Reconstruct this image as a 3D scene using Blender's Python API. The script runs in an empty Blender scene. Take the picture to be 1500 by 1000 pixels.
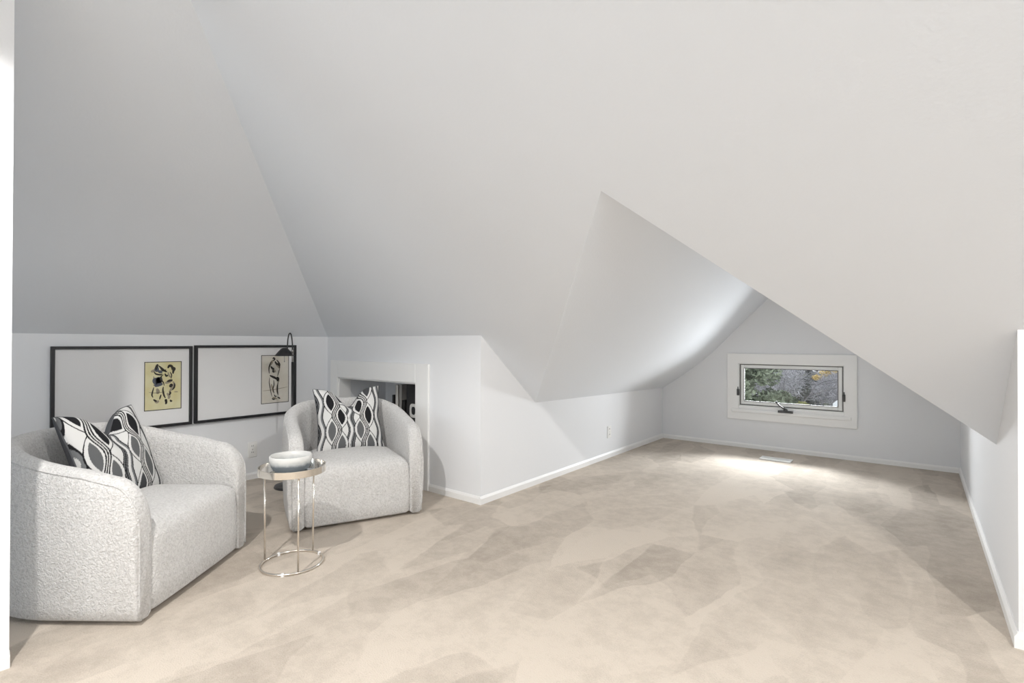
import bpy, bmesh, math, random
import numpy as np
from mathutils import Vector, Matrix

# ------------------------------------------------------------------ camera, world, lights, exposure
sc = bpy.context.scene
COL = sc.collection
FPX, YAW, V0, PITCH, ROLL = 748.15, 0.6714, 497.84, 0.0063, 0.0021
cam_d = bpy.data.cameras.new('camera')
cam_d.sensor_width = 36.0
cam_d.lens = FPX * 36.0 / 1500.0
cam_d.shift_y = (V0 - 500.0) / 1500.0
cam_d.clip_start = 0.05
cam_d.clip_end = 300
cam = bpy.data.objects.new('camera', cam_d)
COL.objects.link(cam)
_F = Vector((-math.sin(YAW), math.cos(YAW), 0)); _R = Vector((math.cos(YAW), math.sin(YAW), 0)); _Z = Vector((0, 0, 1))
_F2 = _F * math.cos(PITCH) + _Z * math.sin(PITCH); _U2 = _Z * math.cos(PITCH) - _F * math.sin(PITCH)
_R3 = _R * math.cos(ROLL) + _U2 * math.sin(ROLL); _U3 = _U2 * math.cos(ROLL) - _R * math.sin(ROLL)
m = Matrix.Identity(4)
for r in range(3):
    m[r][0] = _R3[r]; m[r][1] = _U3[r]; m[r][2] = -_F2[r]
m[2][3] = 1.2
cam.matrix_world = m
sc.camera = cam

w = bpy.data.worlds.new('overcast_sky'); sc.world = w; w.use_nodes = True
bg = w.node_tree.nodes['Background']
bg.inputs['Color'].default_value = (0.90, 0.95, 1.0, 1)
bg.inputs['Strength'].default_value = 3.0

vs = sc.view_settings
vs.view_transform = 'Standard'; vs.look = 'None'; vs.gamma = 1.0; vs.use_curve_mapping = False
vs.exposure = -0.94
sc.cycles.use_denoising = True
sc.cycles.max_bounces = 12
sc.cycles.diffuse_bounces = 8
sc.cycles.sample_clamp_indirect = 6.0

def area_light(name, loc, aim, sx, sy, power, color):
    d = bpy.data.lights.new(name, 'AREA'); d.shape = 'RECTANGLE'; d.size = sx; d.size_y = sy
    d.energy = power; d.color = color
    o = bpy.data.objects.new(name, d); COL.objects.link(o)
    o.location = loc
    o.rotation_euler = (Vector(aim) - Vector(loc)).to_track_quat('-Z', 'Z').to_euler()
    return o
DAY = (0.85, 0.935, 1.0)
# fill daylight from added unseen windows behind the camera and on its right
area_light('daylight_fill_rear', (-0.2, -3.02, 1.65), (-0.2, 0, 1.65), 3.2, 1.5, 30, DAY)
area_light('daylight_fill_nook', (-3.6, -3.02, 1.35), (-3.6, 0, 1.35), 1.1, 0.9, 42, DAY)  # added to brighten the nook behind the partition
area_light('daylight_fill_right', (4.52, -0.1, 1.65), (0, -0.1, 1.65), 2.4, 1.4, 85, DAY)
# daylight at the small gable window
area_light('daylight_gable', (-1.116, 6.52, 0.74), (-1.116, 5.0, 0.25), 1.0, 0.46, 112, (0.93, 0.97, 1.0))
area_light('daylight_gable_sky', (-1.116, 7.3, 1.75), (-1.116, 5.9, 0.2), 2.2, 1.1, 800, (0.93, 0.97, 1.0))

# ------------------------------------------------------------------ helpers
def tag(o, label=None, cat=None, group=None, kind=None):
    if label: o['label'] = label
    if cat: o['category'] = cat
    if group: o['group'] = group
    if kind: o['kind'] = kind
    return o

def empty(name, loc=(0, 0, 0), rz=0.0):
    o = bpy.data.objects.new(name, None); COL.objects.link(o)
    o.location = loc; o.rotation_euler = (0, 0, rz); o.empty_display_size = 0.1
    return o

def mesh_obj(name, verts, faces, mat=None, parent=None, smooth=False):
    me = bpy.data.meshes.new(name)
    me.from_pydata([tuple(v) for v in verts], [], faces)
    me.update()
    bm = bmesh.new(); bm.from_mesh(me)
    bmesh.ops.recalc_face_normals(bm, faces=bm.faces)
    bm.to_mesh(me); bm.free()
    if smooth:
        me.polygons.foreach_set('use_smooth', [True] * len(me.polygons))
    o = bpy.data.objects.new(name, me); COL.objects.link(o)
    if mat: me.materials.append(mat)
    if parent: o.parent = parent
    return o

class MB:
    """collects shapes for ONE mesh object"""
    def __init__(self): self.v = []; self.f = []
    def add(self, verts, faces):
        n = len(self.v); self.v += [tuple(v) for v in verts]; self.f += [tuple(i + n for i in f) for f in faces]; return self
    def box(self, x0, x1, y0, y1, z0, z1):
        return self.add([(x0, y0, z0), (x1, y0, z0), (x1, y1, z0), (x0, y1, z0), (x0, y0, z1), (x1, y0, z1), (x1, y1, z1), (x0, y1, z1)],
                        [(0, 3, 2, 1), (4, 5, 6, 7), (0, 1, 5, 4), (1, 2, 6, 5), (2, 3, 7, 6), (3, 0, 4, 7)])
    def prism(self, poly, off):
        n = len(poly); off = Vector(off)
        vs_ = [Vector(p) for p in poly] + [Vector(p) + off for p in poly]
        return self.add(vs_, [tuple(range(n)), tuple(reversed(range(n, 2 * n)))] + [(i, (i + 1) % n, n + (i + 1) % n, n + i) for i in range(n)])
    def loft(self, rings, closed=True, cap=True, loop=False):
        n = len(rings[0]); k = len(rings); vv = [p for r in rings for p in r]; ff = []
        for i in range(k if loop else k - 1):
            a = i * n; b = ((i + 1) % k) * n
            for j in range(n if closed else n - 1):
                jj = (j + 1) % n
                ff.append((a + j, a + jj, b + jj, b + j))
        if cap and not loop:
            ff.append(tuple(reversed(range(n)))); ff.append(tuple(range((k - 1) * n, k * n)))
        return self.add(vv, ff)
    def lathe(self, prof, c=(0, 0, 0), n=32, cap=True):
        rings = [[(c[0] + r * math.cos(2 * math.pi * j / n), c[1] + r * math.sin(2 * math.pi * j / n), c[2] + z) for j in range(n)] for r, z in prof]
        return self.loft(rings, True, cap)
    def tube(self, pts, rad, n=8, closed=False, cap=True):
        pts = [Vector(p) for p in pts]; k = len(pts); rings = []
        rads = rad if isinstance(rad, (list, tuple)) else [rad] * k
        up = None
        for i, p in enumerate(pts):
            if closed: t = pts[(i + 1) % k] - pts[i - 1]
            else: t = pts[min(i + 1, k - 1)] - pts[max(i - 1, 0)]
            t.normalize()
            if up is None:
                up = t.orthogonal().normalized()
            up = (up - t * up.dot(t))
            if up.length < 1e-5: up = t.orthogonal()
            up.normalize(); b = t.cross(up)
            rings.append([p + (up * math.cos(2 * math.pi * j / n) + b * math.sin(2 * math.pi * j / n)) * rads[i] for j in range(n)])
        return self.loft(rings, True, cap, loop=closed)
    def build(self, name, mat=None, parent=None, smooth=False, bevel=0.0, segs=2):
        o = mesh_obj(name, self.v, self.f, mat, parent, smooth)
        if bevel:
            md = o.modifiers.new('bevel', 'BEVEL'); md.width = bevel; md.segments = segs; md.limit_method = 'ANGLE'
        return o

def auto_smooth(o, ang=40):
    me = o.data
    me.polygons.foreach_set('use_smooth', [True] * len(me.polygons))
    bm = bmesh.new(); bm.from_mesh(me)
    for e in bm.edges:
        if len(e.link_faces) == 2 and e.calc_face_angle(0) > math.radians(ang): e.smooth = False
    bm.to_mesh(me); bm.free()
    return o

# ------------------------------------------------------------------ materials
def mat(name, col, rough=0.6, metal=0.0, spec=0.5, **kw):
    mt = bpy.data.materials.new(name); mt.use_nodes = True
    b = mt.node_tree.nodes['Principled BSDF']
    b.inputs['Base Color'].default_value = (*col, 1); b.inputs['Roughness'].default_value = rough
    b.inputs['Metallic'].default_value = metal; b.inputs['Specular IOR Level'].default_value = spec
    for k, v in kw.items(): b.inputs[k].default_value = v
    return mt

def N(mt, typ, **kw):
    n = mt.node_tree.nodes.new(typ)
    for k, v in kw.items(): setattr(n, k, v)
    return n
def L(mt, a, b): mt.node_tree.links.new(a, b)
def BS(mt): return mt.node_tree.nodes['Principled BSDF']

def add_bump(mt, scale, strength, dist, detail=3.0, kind='noise'):
    tc = N(mt, 'ShaderNodeTexCoord')
    if kind == 'noise':
        t = N(mt, 'ShaderNodeTexNoise'); t.inputs['Scale'].default_value = scale; t.inputs['Detail'].default_value = detail
        out = t.outputs['Fac']
    else:
        t = N(mt, 'ShaderNodeTexVoronoi'); t.inputs['Scale'].default_value = scale; out = t.outputs['Distance']
    L(mt, tc.outputs['Object'], t.inputs['Vector'])
    bp = N(mt, 'ShaderNodeBump'); bp.inputs['Strength'].default_value = strength; bp.inputs['Distance'].default_value = dist
    L(mt, out, bp.inputs['Height']); L(mt, bp.outputs['Normal'], BS(mt).inputs['Normal'])
    return t

M = {}
M['paint'] = mat('wall_paint', (0.775, 0.785, 0.80), 0.75, spec=0.25); add_bump(M['paint'], 90, 0.12, 0.003)
M['ceil'] = mat('ceiling_paint', (0.748, 0.776, 0.813), 0.8, spec=0.2); add_bump(M['ceil'], 70, 0.18, 0.004)
M['trim'] = mat('trim_paint', (0.84, 0.84, 0.83), 0.4)
M['white_pl'] = mat('white_plastic', (0.82, 0.82, 0.80), 0.35)
M['dark_slot'] = mat('dark_slot', (0.02, 0.02, 0.02), 0.6)

def carpet_material():
    mt = mat('carpet', (0.5, 0.45, 0.40), 0.95, spec=0.1)
    tc = N(mt, 'ShaderNodeTexCoord')
    # brushed strokes of the vacuum: long soft-edged cells, two directions
    nz = N(mt, 'ShaderNodeTexNoise'); nz.inputs['Scale'].default_value = 2.2; nz.inputs['Detail'].default_value = 3
    L(mt, tc.outputs['Object'], nz.inputs['Vector'])
    cells = []
    for rot, scl, off in ((8, (2.3, 0.85, 1), 0.0), (-24, (1.9, 0.9, 1), 5.3)):
        mp = N(mt, 'ShaderNodeMapping'); mp.inputs['Rotation'].default_value = (0, 0, math.radians(rot)); mp.inputs['Scale'].default_value = scl; mp.inputs['Location'].default_value = (off, off, 0)
        L(mt, tc.outputs['Object'], mp.inputs['Vector'])
        mixv = N(mt, 'ShaderNodeVectorMath', operation='MULTIPLY_ADD'); mixv.inputs[1].default_value = (0.28, 0.28, 0.0)
        L(mt, nz.outputs['Color'], mixv.inputs[0]); L(mt, mp.outputs['Vector'], mixv.inputs[2])
        vo = N(mt, 'ShaderNodeTexVoronoi', voronoi_dimensions='2D', feature='SMOOTH_F1'); vo.inputs['Scale'].default_value = 1.7; vo.inputs['Smoothness'].default_value = 0.06
        L(mt, mixv.outputs['Vector'], vo.inputs['Vector'])
        sp_ = N(mt, 'ShaderNodeSeparateColor'); L(mt, vo.outputs['Color'], sp_.inputs['Color'])
        ds = N(mt, 'ShaderNodeMath', operation='MULTIPLY_ADD'); ds.inputs[1].default_value = 0.45
        L(mt, vo.outputs['Distance'], ds.inputs[0]); L(mt, sp_.outputs['Red'], ds.inputs[2]); cells.append(ds)
    sm = N(mt, 'ShaderNodeMath', operation='ADD'); L(mt, cells[0].outputs[0], sm.inputs[0]); L(mt, cells[1].outputs[0], sm.inputs[1])
    sep = N(mt, 'ShaderNodeMath', operation='MULTIPLY'); sep.inputs[1].default_value = 0.5; L(mt, sm.outputs[0], sep.inputs[0])
    # footprints / mottling
    n2 = N(mt, 'ShaderNodeTexNoise'); n2.inputs['Scale'].default_value = 10.0; n2.inputs['Detail'].default_value = 9; n2.inputs['Roughness'].default_value = 0.74
    L(mt, tc.outputs['Object'], n2.inputs['Vector'])
    r2 = N(mt, 'ShaderNodeMapRange'); r2.inputs['From Min'].default_value = 0.41; r2.inputs['From Max'].default_value = 0.59
    L(mt, n2.outputs['Fac'], r2.inputs['Value'])
    n3 = N(mt, 'ShaderNodeTexNoise'); n3.inputs['Scale'].default_value = 170; n3.inputs['Detail'].default_value = 2
    L(mt, tc.outputs['Object'], n3.inputs['Vector'])
    a = N(mt, 'ShaderNodeMath', operation='MULTIPLY_ADD'); a.inputs[1].default_value = 0.72
    L(mt, sep.outputs[0], a.inputs[0])
    b = N(mt, 'ShaderNodeMath', operation='MULTIPLY'); b.inputs[1].default_value = 0.20
    L(mt, r2.outputs['Result'], b.inputs[0]); L(mt, b.outputs[0], a.inputs[2])
    c = N(mt, 'ShaderNodeMath', operation='MULTIPLY_ADD'); c.inputs[1].default_value = 0.36
    L(mt, n3.outputs['Fac'], c.inputs[0]); L(mt, a.outputs[0], c.inputs[2])
    cr = N(mt, 'ShaderNodeValToRGB')
    cr.color_ramp.elements[0].position = 0.34; cr.color_ramp.elements[0].color = (0.375, 0.328, 0.278, 1)
    cr.color_ramp.elements[1].position = 0.96; cr.color_ramp.elements[1].color = (0.58, 0.515, 0.443, 1)
    L(mt, c.outputs[0], cr.inputs['Fac']); L(mt, cr.outputs['Color'], BS(mt).inputs['Base Color'])
    bp = N(mt, 'ShaderNodeBump'); bp.inputs['Strength'].default_value = 0.5; bp.inputs['Distance'].default_value = 0.006
    L(mt, n3.outputs['Fac'], bp.inputs['Height']); L(mt, bp.outputs['Normal'], BS(mt).inputs['Normal'])
    return mt
M['carpet'] = carpet_material()

def boucle_material():
    mt = mat('boucle_fabric', (0.70, 0.68, 0.64), 0.95, spec=0.1)
    BS(mt).inputs['Sheen Weight'].default_value = 0.25
    tc = N(mt, 'ShaderNodeTexCoord')
    n = N(mt, 'ShaderNodeTexNoise'); n.inputs['Scale'].default_value = 95; n.inputs['Detail'].default_value = 3; n.inputs['Distortion'].default_value = 0.8
    L(mt, tc.outputs['Object'], n.inputs['Vector'])
    cr = N(mt, 'ShaderNodeValToRGB')
    cr.color_ramp.elements[0].position = 0.32; cr.color_ramp.elements[0].color = (0.545, 0.537, 0.525, 1)
    cr.color_ramp.elements[1].position = 0.62; cr.color_ramp.elements[1].color = (0.69, 0.682, 0.67, 1)
    L(mt, n.outputs['Fac'], cr.inputs['Fac']); L(mt, cr.outputs['Color'], BS(mt).inputs['Base Color'])
    bp = N(mt, 'ShaderNodeBump'); bp.inputs['Strength'].default_value = 0.9; bp.inputs['Distance'].default_value = 0.010
    L(mt, n.outputs['Fac'], bp.inputs['Height']); L(mt, bp.outputs['Normal'], BS(mt).inputs['Normal'])
    return mt
M['boucle'] = boucle_material()
M['plinth'] = mat('chair_plinth', (0.03, 0.03, 0.03), 0.7)
M['metal'] = mat('polished_nickel', (0.80, 0.76, 0.70), 0.16, metal=1.0)
M['mirror'] = mat('mirror_glass', (0.85, 0.85, 0.85), 0.03, metal=1.0)
M['black'] = mat('black_metal', (0.012, 0.012, 0.013), 0.4)
M['frame'] = mat('black_frame', (0.010, 0.010, 0.012), 0.45)
M['mat'] = mat('picture_mat', (0.82, 0.82, 0.82), 0.85)
M['ink'] = mat('charcoal_ink', (0.035, 0.03, 0.025), 0.9)
M['soft_ink'] = mat('soft_ink', (0.33, 0.29, 0.22), 0.9)
M['wash'] = mat('blue_wash', (0.10, 0.11, 0.14), 0.9)
M['pad'] = mat('white_foot_pad', (0.8, 0.8, 0.8), 0.5)
M['pewter'] = mat('brushed_steel', (0.35, 0.34, 0.33), 0.35, metal=1.0)
M['bronze'] = mat('dark_window_hardware', (0.06, 0.06, 0.06), 0.5)
M['gasket'] = mat('grey_gasket', (0.16, 0.155, 0.15), 0.6)
M['vinyl'] = mat('white_vinyl', (0.80, 0.81, 0.80), 0.4)

def paper(name, c0, c1):
    mt = mat(name, c0, 0.9)
    t = N(mt, 'ShaderNodeTexNoise'); t.inputs['Scale'].default_value = 9; tc = N(mt, 'ShaderNodeTexCoord'); L(mt, tc.outputs['Object'], t.inputs['Vector'])
    cr = N(mt, 'ShaderNodeValToRGB'); cr.color_ramp.elements[0].position = 0.35; cr.color_ramp.elements[1].position = 0.65
    cr.color_ramp.elements[0].color = (*c0, 1); cr.color_ramp.elements[1].color = (*c1, 1)
    L(mt, t.outputs['Fac'], cr.inputs['Fac']); L(mt, cr.outputs['Color'], BS(mt).inputs['Base Color'])
    return mt
M['yellow_paper'] = paper('yellow_paper', (0.66, 0.60, 0.33), (0.72, 0.69, 0.46))
M['cream_paper'] = paper('cream_paper', (0.66, 0.62, 0.54), (0.72, 0.69, 0.62))

def glass_material(name='pane_glass', ior=1.33):
    mt = bpy.data.materials.new(name); mt.use_nodes = True
    nt = mt.node_tree; nt.nodes.clear()
    o = nt.nodes.new('ShaderNodeOutputMaterial'); mx = nt.nodes.new('ShaderNodeMixShader')
    tr = nt.nodes.new('ShaderNodeBsdfTransparent'); gl = nt.nodes.new('ShaderNodeBsdfGlossy'); fr = nt.nodes.new('ShaderNodeFresnel')
    gl.inputs['Roughness'].default_value = 0.02; fr.inputs['IOR'].default_value = ior
    nt.links.new(fr.outputs[0], mx.inputs[0]); nt.links.new(tr.outputs[0], mx.inputs[1]); nt.links.new(gl.outputs[0], mx.inputs[2])
    nt.links.new(mx.outputs[0], o.inputs['Surface'])
    return mt
M['glass'] = glass_material(); M['museum_glass'] = glass_material('picture_glass', 1.13)

def fabric_attr_material():
    mt = mat('patterned_fabric', (0.8, 0.8, 0.8), 0.85, spec=0.2)
    at = N(mt, 'ShaderNodeAttribute'); at.attribute_name = 'pattern'
    L(mt, at.outputs['Color'], BS(mt).inputs['Base Color'])
    tc = N(mt, 'ShaderNodeTexCoord'); n = N(mt, 'ShaderNodeTexNoise'); n.inputs['Scale'].default_value = 300
    L(mt, tc.outputs['Object'], n.inputs['Vector'])
    bp = N(mt, 'ShaderNodeBump'); bp.inputs['Strength'].default_value = 0.3; bp.inputs['Distance'].default_value = 0.002
    L(mt, n.outputs['Fac'], bp.inputs['Height']); L(mt, bp.outputs['Normal'], BS(mt).inputs['Normal'])
    return mt
M['pattern'] = fabric_attr_material()
M['charcoal'] = mat('charcoal_velvet', (0.085, 0.088, 0.095), 0.9, spec=0.2); add_bump(M['charcoal'], 300, 0.3, 0.002)

def bowl_material():
    mt = mat('glazed_ceramic', (0.8, 0.78, 0.72), 0.35)
    tc = N(mt, 'ShaderNodeTexCoord'); sp = N(mt, 'ShaderNodeSeparateXYZ'); L(mt, tc.outputs['Object'], sp.inputs[0])
    nz = N(mt, 'ShaderNodeTexNoise'); nz.inputs['Scale'].default_value = 45; nz.inputs['Detail'].default_value = 5; L(mt, tc.outputs['Object'], nz.inputs['Vector'])
    ad = N(mt, 'ShaderNodeMath', operation='MULTIPLY_ADD'); ad.inputs[1].default_value = 0.022
    L(mt, nz.outputs['Fac'], ad.inputs[0]); L(mt, sp.outputs['Z'], ad.inputs[2])
    cr = N(mt, 'ShaderNodeValToRGB'); e = cr.color_ramp.elements
    mr = N(mt, 'ShaderNodeMapRange'); mr.inputs['From Min'].default_value = 0.008; mr.inputs['From Max'].default_value = 0.088
    L(mt, ad.outputs[0], mr.inputs['Value']); L(mt, mr.outputs['Result'], cr.inputs['Fac'])
    e[0].position = 0.0; e[0].color = (0.11, 0.13, 0.145, 1); e[1].position = 0.86; e[1].color = (0.66, 0.655, 0.63, 1)
    x = e.new(0.48); x.color = (0.15, 0.17, 0.185, 1); x = e.new(0.66); x.color = (0.52, 0.53, 0.52, 1)
    L(mt, cr.outputs['Color'], BS(mt).inputs['Base Color'])
    return mt
M['bowl'] = bowl_material()

# ------------------------------------------------------------------ room shell (metres)
XL, YN, XP, YW, XR = -2.552, 2.839, -4.599, 6.315, 0.310       # alcove left, niche wall, picture wall, gable wall, alcove right
ZK, S, SL = 1.258, 0.8076, 0.7956                               # knee wall height, roof pitches
ZF = 2.87                                                       # flat ceiling
XE, YB = 4.5, -3.0                                              # unseen right and rear walls
VZ = 0.694; YV = YN + (ZK - VZ) / S                             # foot of the dormer valleys
XA = (XL + XR) / 2; AZ = 1.89; YA = YN + (ZK - AZ) / S          # dormer apex
T_ = (ZF - ZK) / SL; XF = XP + T_; YF = YN - T_ * SL / S        # where the hip reaches the flat ceiling
TH = 0.10

def struct(o): return tag(o, kind='structure')

struct(MB().box(XP - TH, XE + TH, YB - TH, YN, -0.1, 0).box(XL - TH, XR + TH, YN, YW + TH, -0.1, 0).box(-4.6, -3.05, YN, YN + 0.6, -0.1, 0).build('floor', M['carpet']))

# ceiling: the long slope with the dormer opening, the side slope meeting it in a hip, the flat top
c = MB()
c.add([(XP, YN, ZK), (XL, YN, ZK), (XL, YV, VZ), (XA, YA, AZ), (XR, YV, VZ), (XR, YN, ZK), (XE, YN, ZK), (XE, YF, ZF), (XF, YF, ZF)], [tuple(range(9))])
c.add([(XP, YN, ZK), (XF, YF, ZF), (XF, YB, ZF), (XP, YB, ZK)], [(0, 1, 2, 3)])
c.add([(XF, YF, ZF), (XE, YF, ZF), (XE, YB, ZF), (XF, YB, ZF)], [(0, 1, 2, 3)])
ceil = c.build('ceiling', M['ceil'])
bm = bmesh.new(); bm.from_mesh(ceil.data); bmesh.ops.triangulate(bm, faces=[f for f in bm.faces if len(f.verts) > 4], ngon_method='EAR_CLIP'); bm.to_mesh(ceil.data); bm.free()
struct(ceil)

# dormer ceiling: two sagging plaster slopes
prof = [(-2.552, 0.635), (-2.40, 0.735), (-2.237, 0.85), (-1.964, 1.065), (-1.652, 1.39), (-1.324, 1.71), (XA, 1.90)]
px = [q[0] for q in prof]; pz = [q[1] for q in prof]
def smooth_prof(x):
    return float(np.mean([np.interp(min(max(x + d, XL), XA), px, pz) for d in (-.09, -.045, 0, .045, .09)])) if XL + .1 < x < XA - .1 else float(np.interp(x, px, pz))
def dormer(sign):
    NA, NB = 28, 36; vv = []; ff = []
    for i in range(NA + 1):
        a = i / NA
        x = XL + (XA - XL) * a
        yf = YV + (YA - YV) * a; zf = VZ + (AZ - VZ) * a
        zb_lin = 0.635 + (1.90 - 0.635) * a; sag = smooth_prof(x) - zb_lin
        for j in range(NB + 1):
            b = j / NB
            y = yf + (YW - yf) * b
            z = zf + (zb_lin - zf) * b + sag * b ** 2.2
            z += 0.018 * math.sin(math.pi * a) * math.sin(math.pi * b) * math.sin(5.2 * b + 2.0 * a)
            vv.append((x if sign < 0 else 2 * XA - x, y, z))
    for i in range(NA):
        for j in range(NB):
            k = i * (NB + 1) + j
            ff.append((k, k + NB + 1, k + NB + 2, k + 1))
    return vv, ff
d = MB(); d.add(*dormer(-1)); d.add(*dormer(1))
o = d.build('ceiling.001', M['ceil'], smooth=False); auto_smooth(o, 30); struct(o)

# walls
struct(MB().prism([(XP, YB, 0), (XP, YN + TH, 0), (XP, YN + TH, ZK), (XP, YB, ZK)], (-TH, 0, 0)).build('wall_left', M['paint']))
NX0, NX1, NZ = -4.395, -3.264, 0.868                              # niche opening
struct(MB().box(XP, NX0, YN, YN + TH, 0, ZK).box(NX1, XL - TH, YN, YN + TH, 0, ZK).box(NX0, NX1, YN, YN + TH, NZ, ZK).build('wall_niche', M['paint']))
nd = YN + 0.55
struct(MB().box(NX0 - .02, NX0, YN + TH, nd, 0, .9).box(NX1, NX1 + .02, YN + TH, nd, 0, .9).box(NX0 - .02, NX1 + .02, nd, nd + .02, 0, .9).box(NX0 - .02, NX1 + .02, YN + TH, nd + .02, .88, .9).build('wall_niche_inner', M['paint']))
struct(MB().prism([(XL, YN, 0), (XL, YW, 0), (XL, YW, .635), (XL, YV, VZ), (XL, YN, ZK)], (-TH, 0, 0)).build('wall_alcove_left', M['paint']))
struct(MB().prism([(XR, YN, 0), (XR, YW, 0), (XR, YW, .635), (XR, YV, VZ), (XR, YN, ZK)], (TH, 0, 0)).build('wall_alcove_right', M['paint']))
struct(MB().box(XR + TH, XE, YN, YN + TH, 0, ZK).build('wall_knee_right', M['trim']))
# gable wall with the window opening
WX0, WX1, WZ0, WZ1 = -1.640, -0.594, 0.478, 0.978
g = MB()
xs = sorted(set([XL + (XA - XL) * i / 28 for i in range(29)] + [2 * XA - (XL + (XA - XL) * i / 28) for i in range(29)] + [WX0, WX1]))
def top(x):
    xx = x if x <= XA else 2 * XA - x
    return smooth_prof(xx)
for x0, x1 in zip(xs[:-1], xs[1:]):
    if x1 - x0 < 1e-6: continue
    inside = x0 >= WX0 - 1e-6 and x1 <= WX1 + 1e-6
    spans = [(0, 0, WZ0, WZ0), (WZ1, WZ1, top(x0), top(x1))] if inside else [(0, 0, top(x0), top(x1))]
    for a0, a1, b0, b1 in spans:
        g.prism([(x0, YW, a0), (x1, YW, a1), (x1, YW, b1), (x0, YW, b0)], (0, 0.16, 0))
struct(g.build('wall_window', M['paint']))
# partition that closes the left side of the view, unseen rear and right walls with the added windows
PX, PY = -2.640, 0.33
struct(MB().prism([(PX - .12, PY, 0), (PX, PY, 0), (PX, PY, ZK + SL * (PX - XP)), (PX - .12, PY, ZK + SL * (PX - .12 - XP))], (0, YB - PY, 0)).build('wall_partition', M['paint']))
def wall_with_window(name, axis, pos, thick, lo, hi, h, w0, w1, z0, z1, matl):
    b = MB()
    def bx(a0, a1, c0, c1):
        if axis == 'y': b.box(a0, a1, min(pos, pos + thick), max(pos, pos + thick), c0, c1)
        else: b.box(min(pos, pos + thick), max(pos, pos + thick), a0, a1, c0, c1)
    bx(lo, w0, 0, h); bx(w1, hi, 0, h); bx(w0, w1, 0, z0); bx(w0, w1, z1, h)
    return struct(b.build(name, matl))
struct(MB().box(XP - TH, -4.15, YB - TH, YB, 0, 3).box(-3.05, -1.8, YB - TH, YB, 0, 3).box(1.4, XE + TH, YB - TH, YB, 0, 3)
       .box(-4.15, -3.05, YB - TH, YB, 0, .9).box(-4.15, -3.05, YB - TH, YB, 1.8, 3).box(-1.8, 1.4, YB - TH, YB, 0, .9).box(-1.8, 1.4, YB - TH, YB, 2.4, 3).build('wall_rear', M['paint']))
wall_with_window('wall_right', 'x', XE, TH, YB, YN + TH, 3.0, -1.3, 1.1, 0.95, 2.35, M['paint'])

# baseboards and casings
def board(name, pts, side, h=0.058, t=0.014):
    """baseboard along a floor line, thickness to the given side vector"""
    p0, p1 = Vector((*pts[0], 0)), Vector((*pts[1], 0)); s_ = Vector((*side, 0))
    b = MB()
    prof_ = [(0, 0), (t, 0), (t, h * .72), (t * .55, h * .9), (t * .3, h), (0, h)]
    b.loft([[p + s_ * a + Vector((0, 0, z)) for a, z in prof_] for p in (p0, p1)], True, True)
    return struct(b.build(name, M['trim']))
board('baseboard_left', ((XP, YB), (XP, YN)), (1, 0))
board('baseboard_niche', ((-3.106, YN), (XL, YN)), (0, -1))
board('baseboard_alcove_left', ((XL, YN - .014), (XL, YW)), (1, 0))
board('baseboard_window', ((XL, YW), (XR, YW)), (0, -1), h=.05)
board('baseboard_alcove_right', ((XR, YN - .014), (XR, YW)), (-1, 0), h=.062)
board('baseboard_knee_right', ((XR, YN), (XE, YN)), (0, -1))
board('baseboard_partition', ((PX, YB), (PX, PY)), (1, 0), h=.06, t=.018)
# niche casing
struct(MB().box(-4.513, NX0, YN - .022, YN, 0, 1.03).box(NX1, -3.106, YN - .022, YN, 0, 1.03).box(NX0, NX1, YN - .022, YN, NZ, 1.03).build('trim_1', M['trim'], bevel=.004))
struct(MB().box(NX0 - .001, NX0 + .012, YN - .005, YN + TH + .02, 0, NZ).box(NX1 - .012, NX1 + .001, YN - .005, YN + TH + .02, 0, NZ).box(NX0, NX1, YN - .005, YN + TH + .02, NZ - .012, NZ + .001).build('trim_2', M['trim']))

# ------------------------------------------------------------------ gable window
win = struct(empty('window_1', (XA, YW, WZ0)))
def wpart(name, b, matl, parent=win, bevel=0.0):
    o = b.build(name, matl, parent, bevel=bevel); o.matrix_parent_inverse = Matrix.Identity(4)
    par = Vector((0, 0, 0)); q = parent
    while q: par += q.location; q = q.parent
    o.data.transform(Matrix.Translation(-par)); return o
CX0, CX1, CZ0, CZ1 = -1.760, -0.486, 0.326, 1.087
wpart('window_casing', MB().box(CX0, WX0 + .006, YW - .022, YW, CZ0, CZ1).box(WX1 - .006, CX1, YW - .022, YW, CZ0, CZ1)
      .box(WX0, WX1, YW - .022, YW, WZ1 - .006, CZ1).box(WX0, WX1, YW - .022, YW, CZ0, .425), M['trim'], bevel=.004)
wpart('window_sill', MB().box(CX0 + .05, CX1 - .05, YW - .036, YW - .02, .408, .446).box(WX0, WX1, YW - .012, YW + .05, .43, WZ0 + .004), M['trim'], bevel=.006)
wpart('window_jamb', MB().box(WX0 - .02, WX0 + .012, YW - .01, YW + .15, WZ0, WZ1).box(WX1 - .012, WX1 + .02, YW - .01, YW + .15, WZ0, WZ1)
      .box(WX0, WX1, YW - .01, YW + .15, WZ1 - .012, WZ1 + .02).box(WX0, WX1, YW - .01, YW + .15, WZ0 - .02, WZ0 + .012), M['vinyl'])
G0, G1, H0, H1 = WX0 + .013, WX1 - .013, WZ0 + .013, WZ1 - .013
def ring_box(b, x0, x1, z0, z1, t, y0, y1, tb=None):
    tb = tb or t
    return b.box(x0, x0 + t, y0, y1, z0, z1).box(x1 - t, x1, y0, y1, z0, z1).box(x0 + t, x1 - t, y0, y1, z1 - t, z1).box(x0 + t, x1 - t, y0, y1, z0, z0 + tb)
wpart('gasket', ring_box(MB(), G0 - .012, G1 + .012, H0, H1, .024, YW + .0095, YW + .03, .014), M['gasket'])
sash = wpart('sash', ring_box(MB(), G0 + .012, G1 - .012, H0 + .010, H1 - .010, .036, YW + .006, YW + .021), M['vinyl'], bevel=.004)
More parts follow.
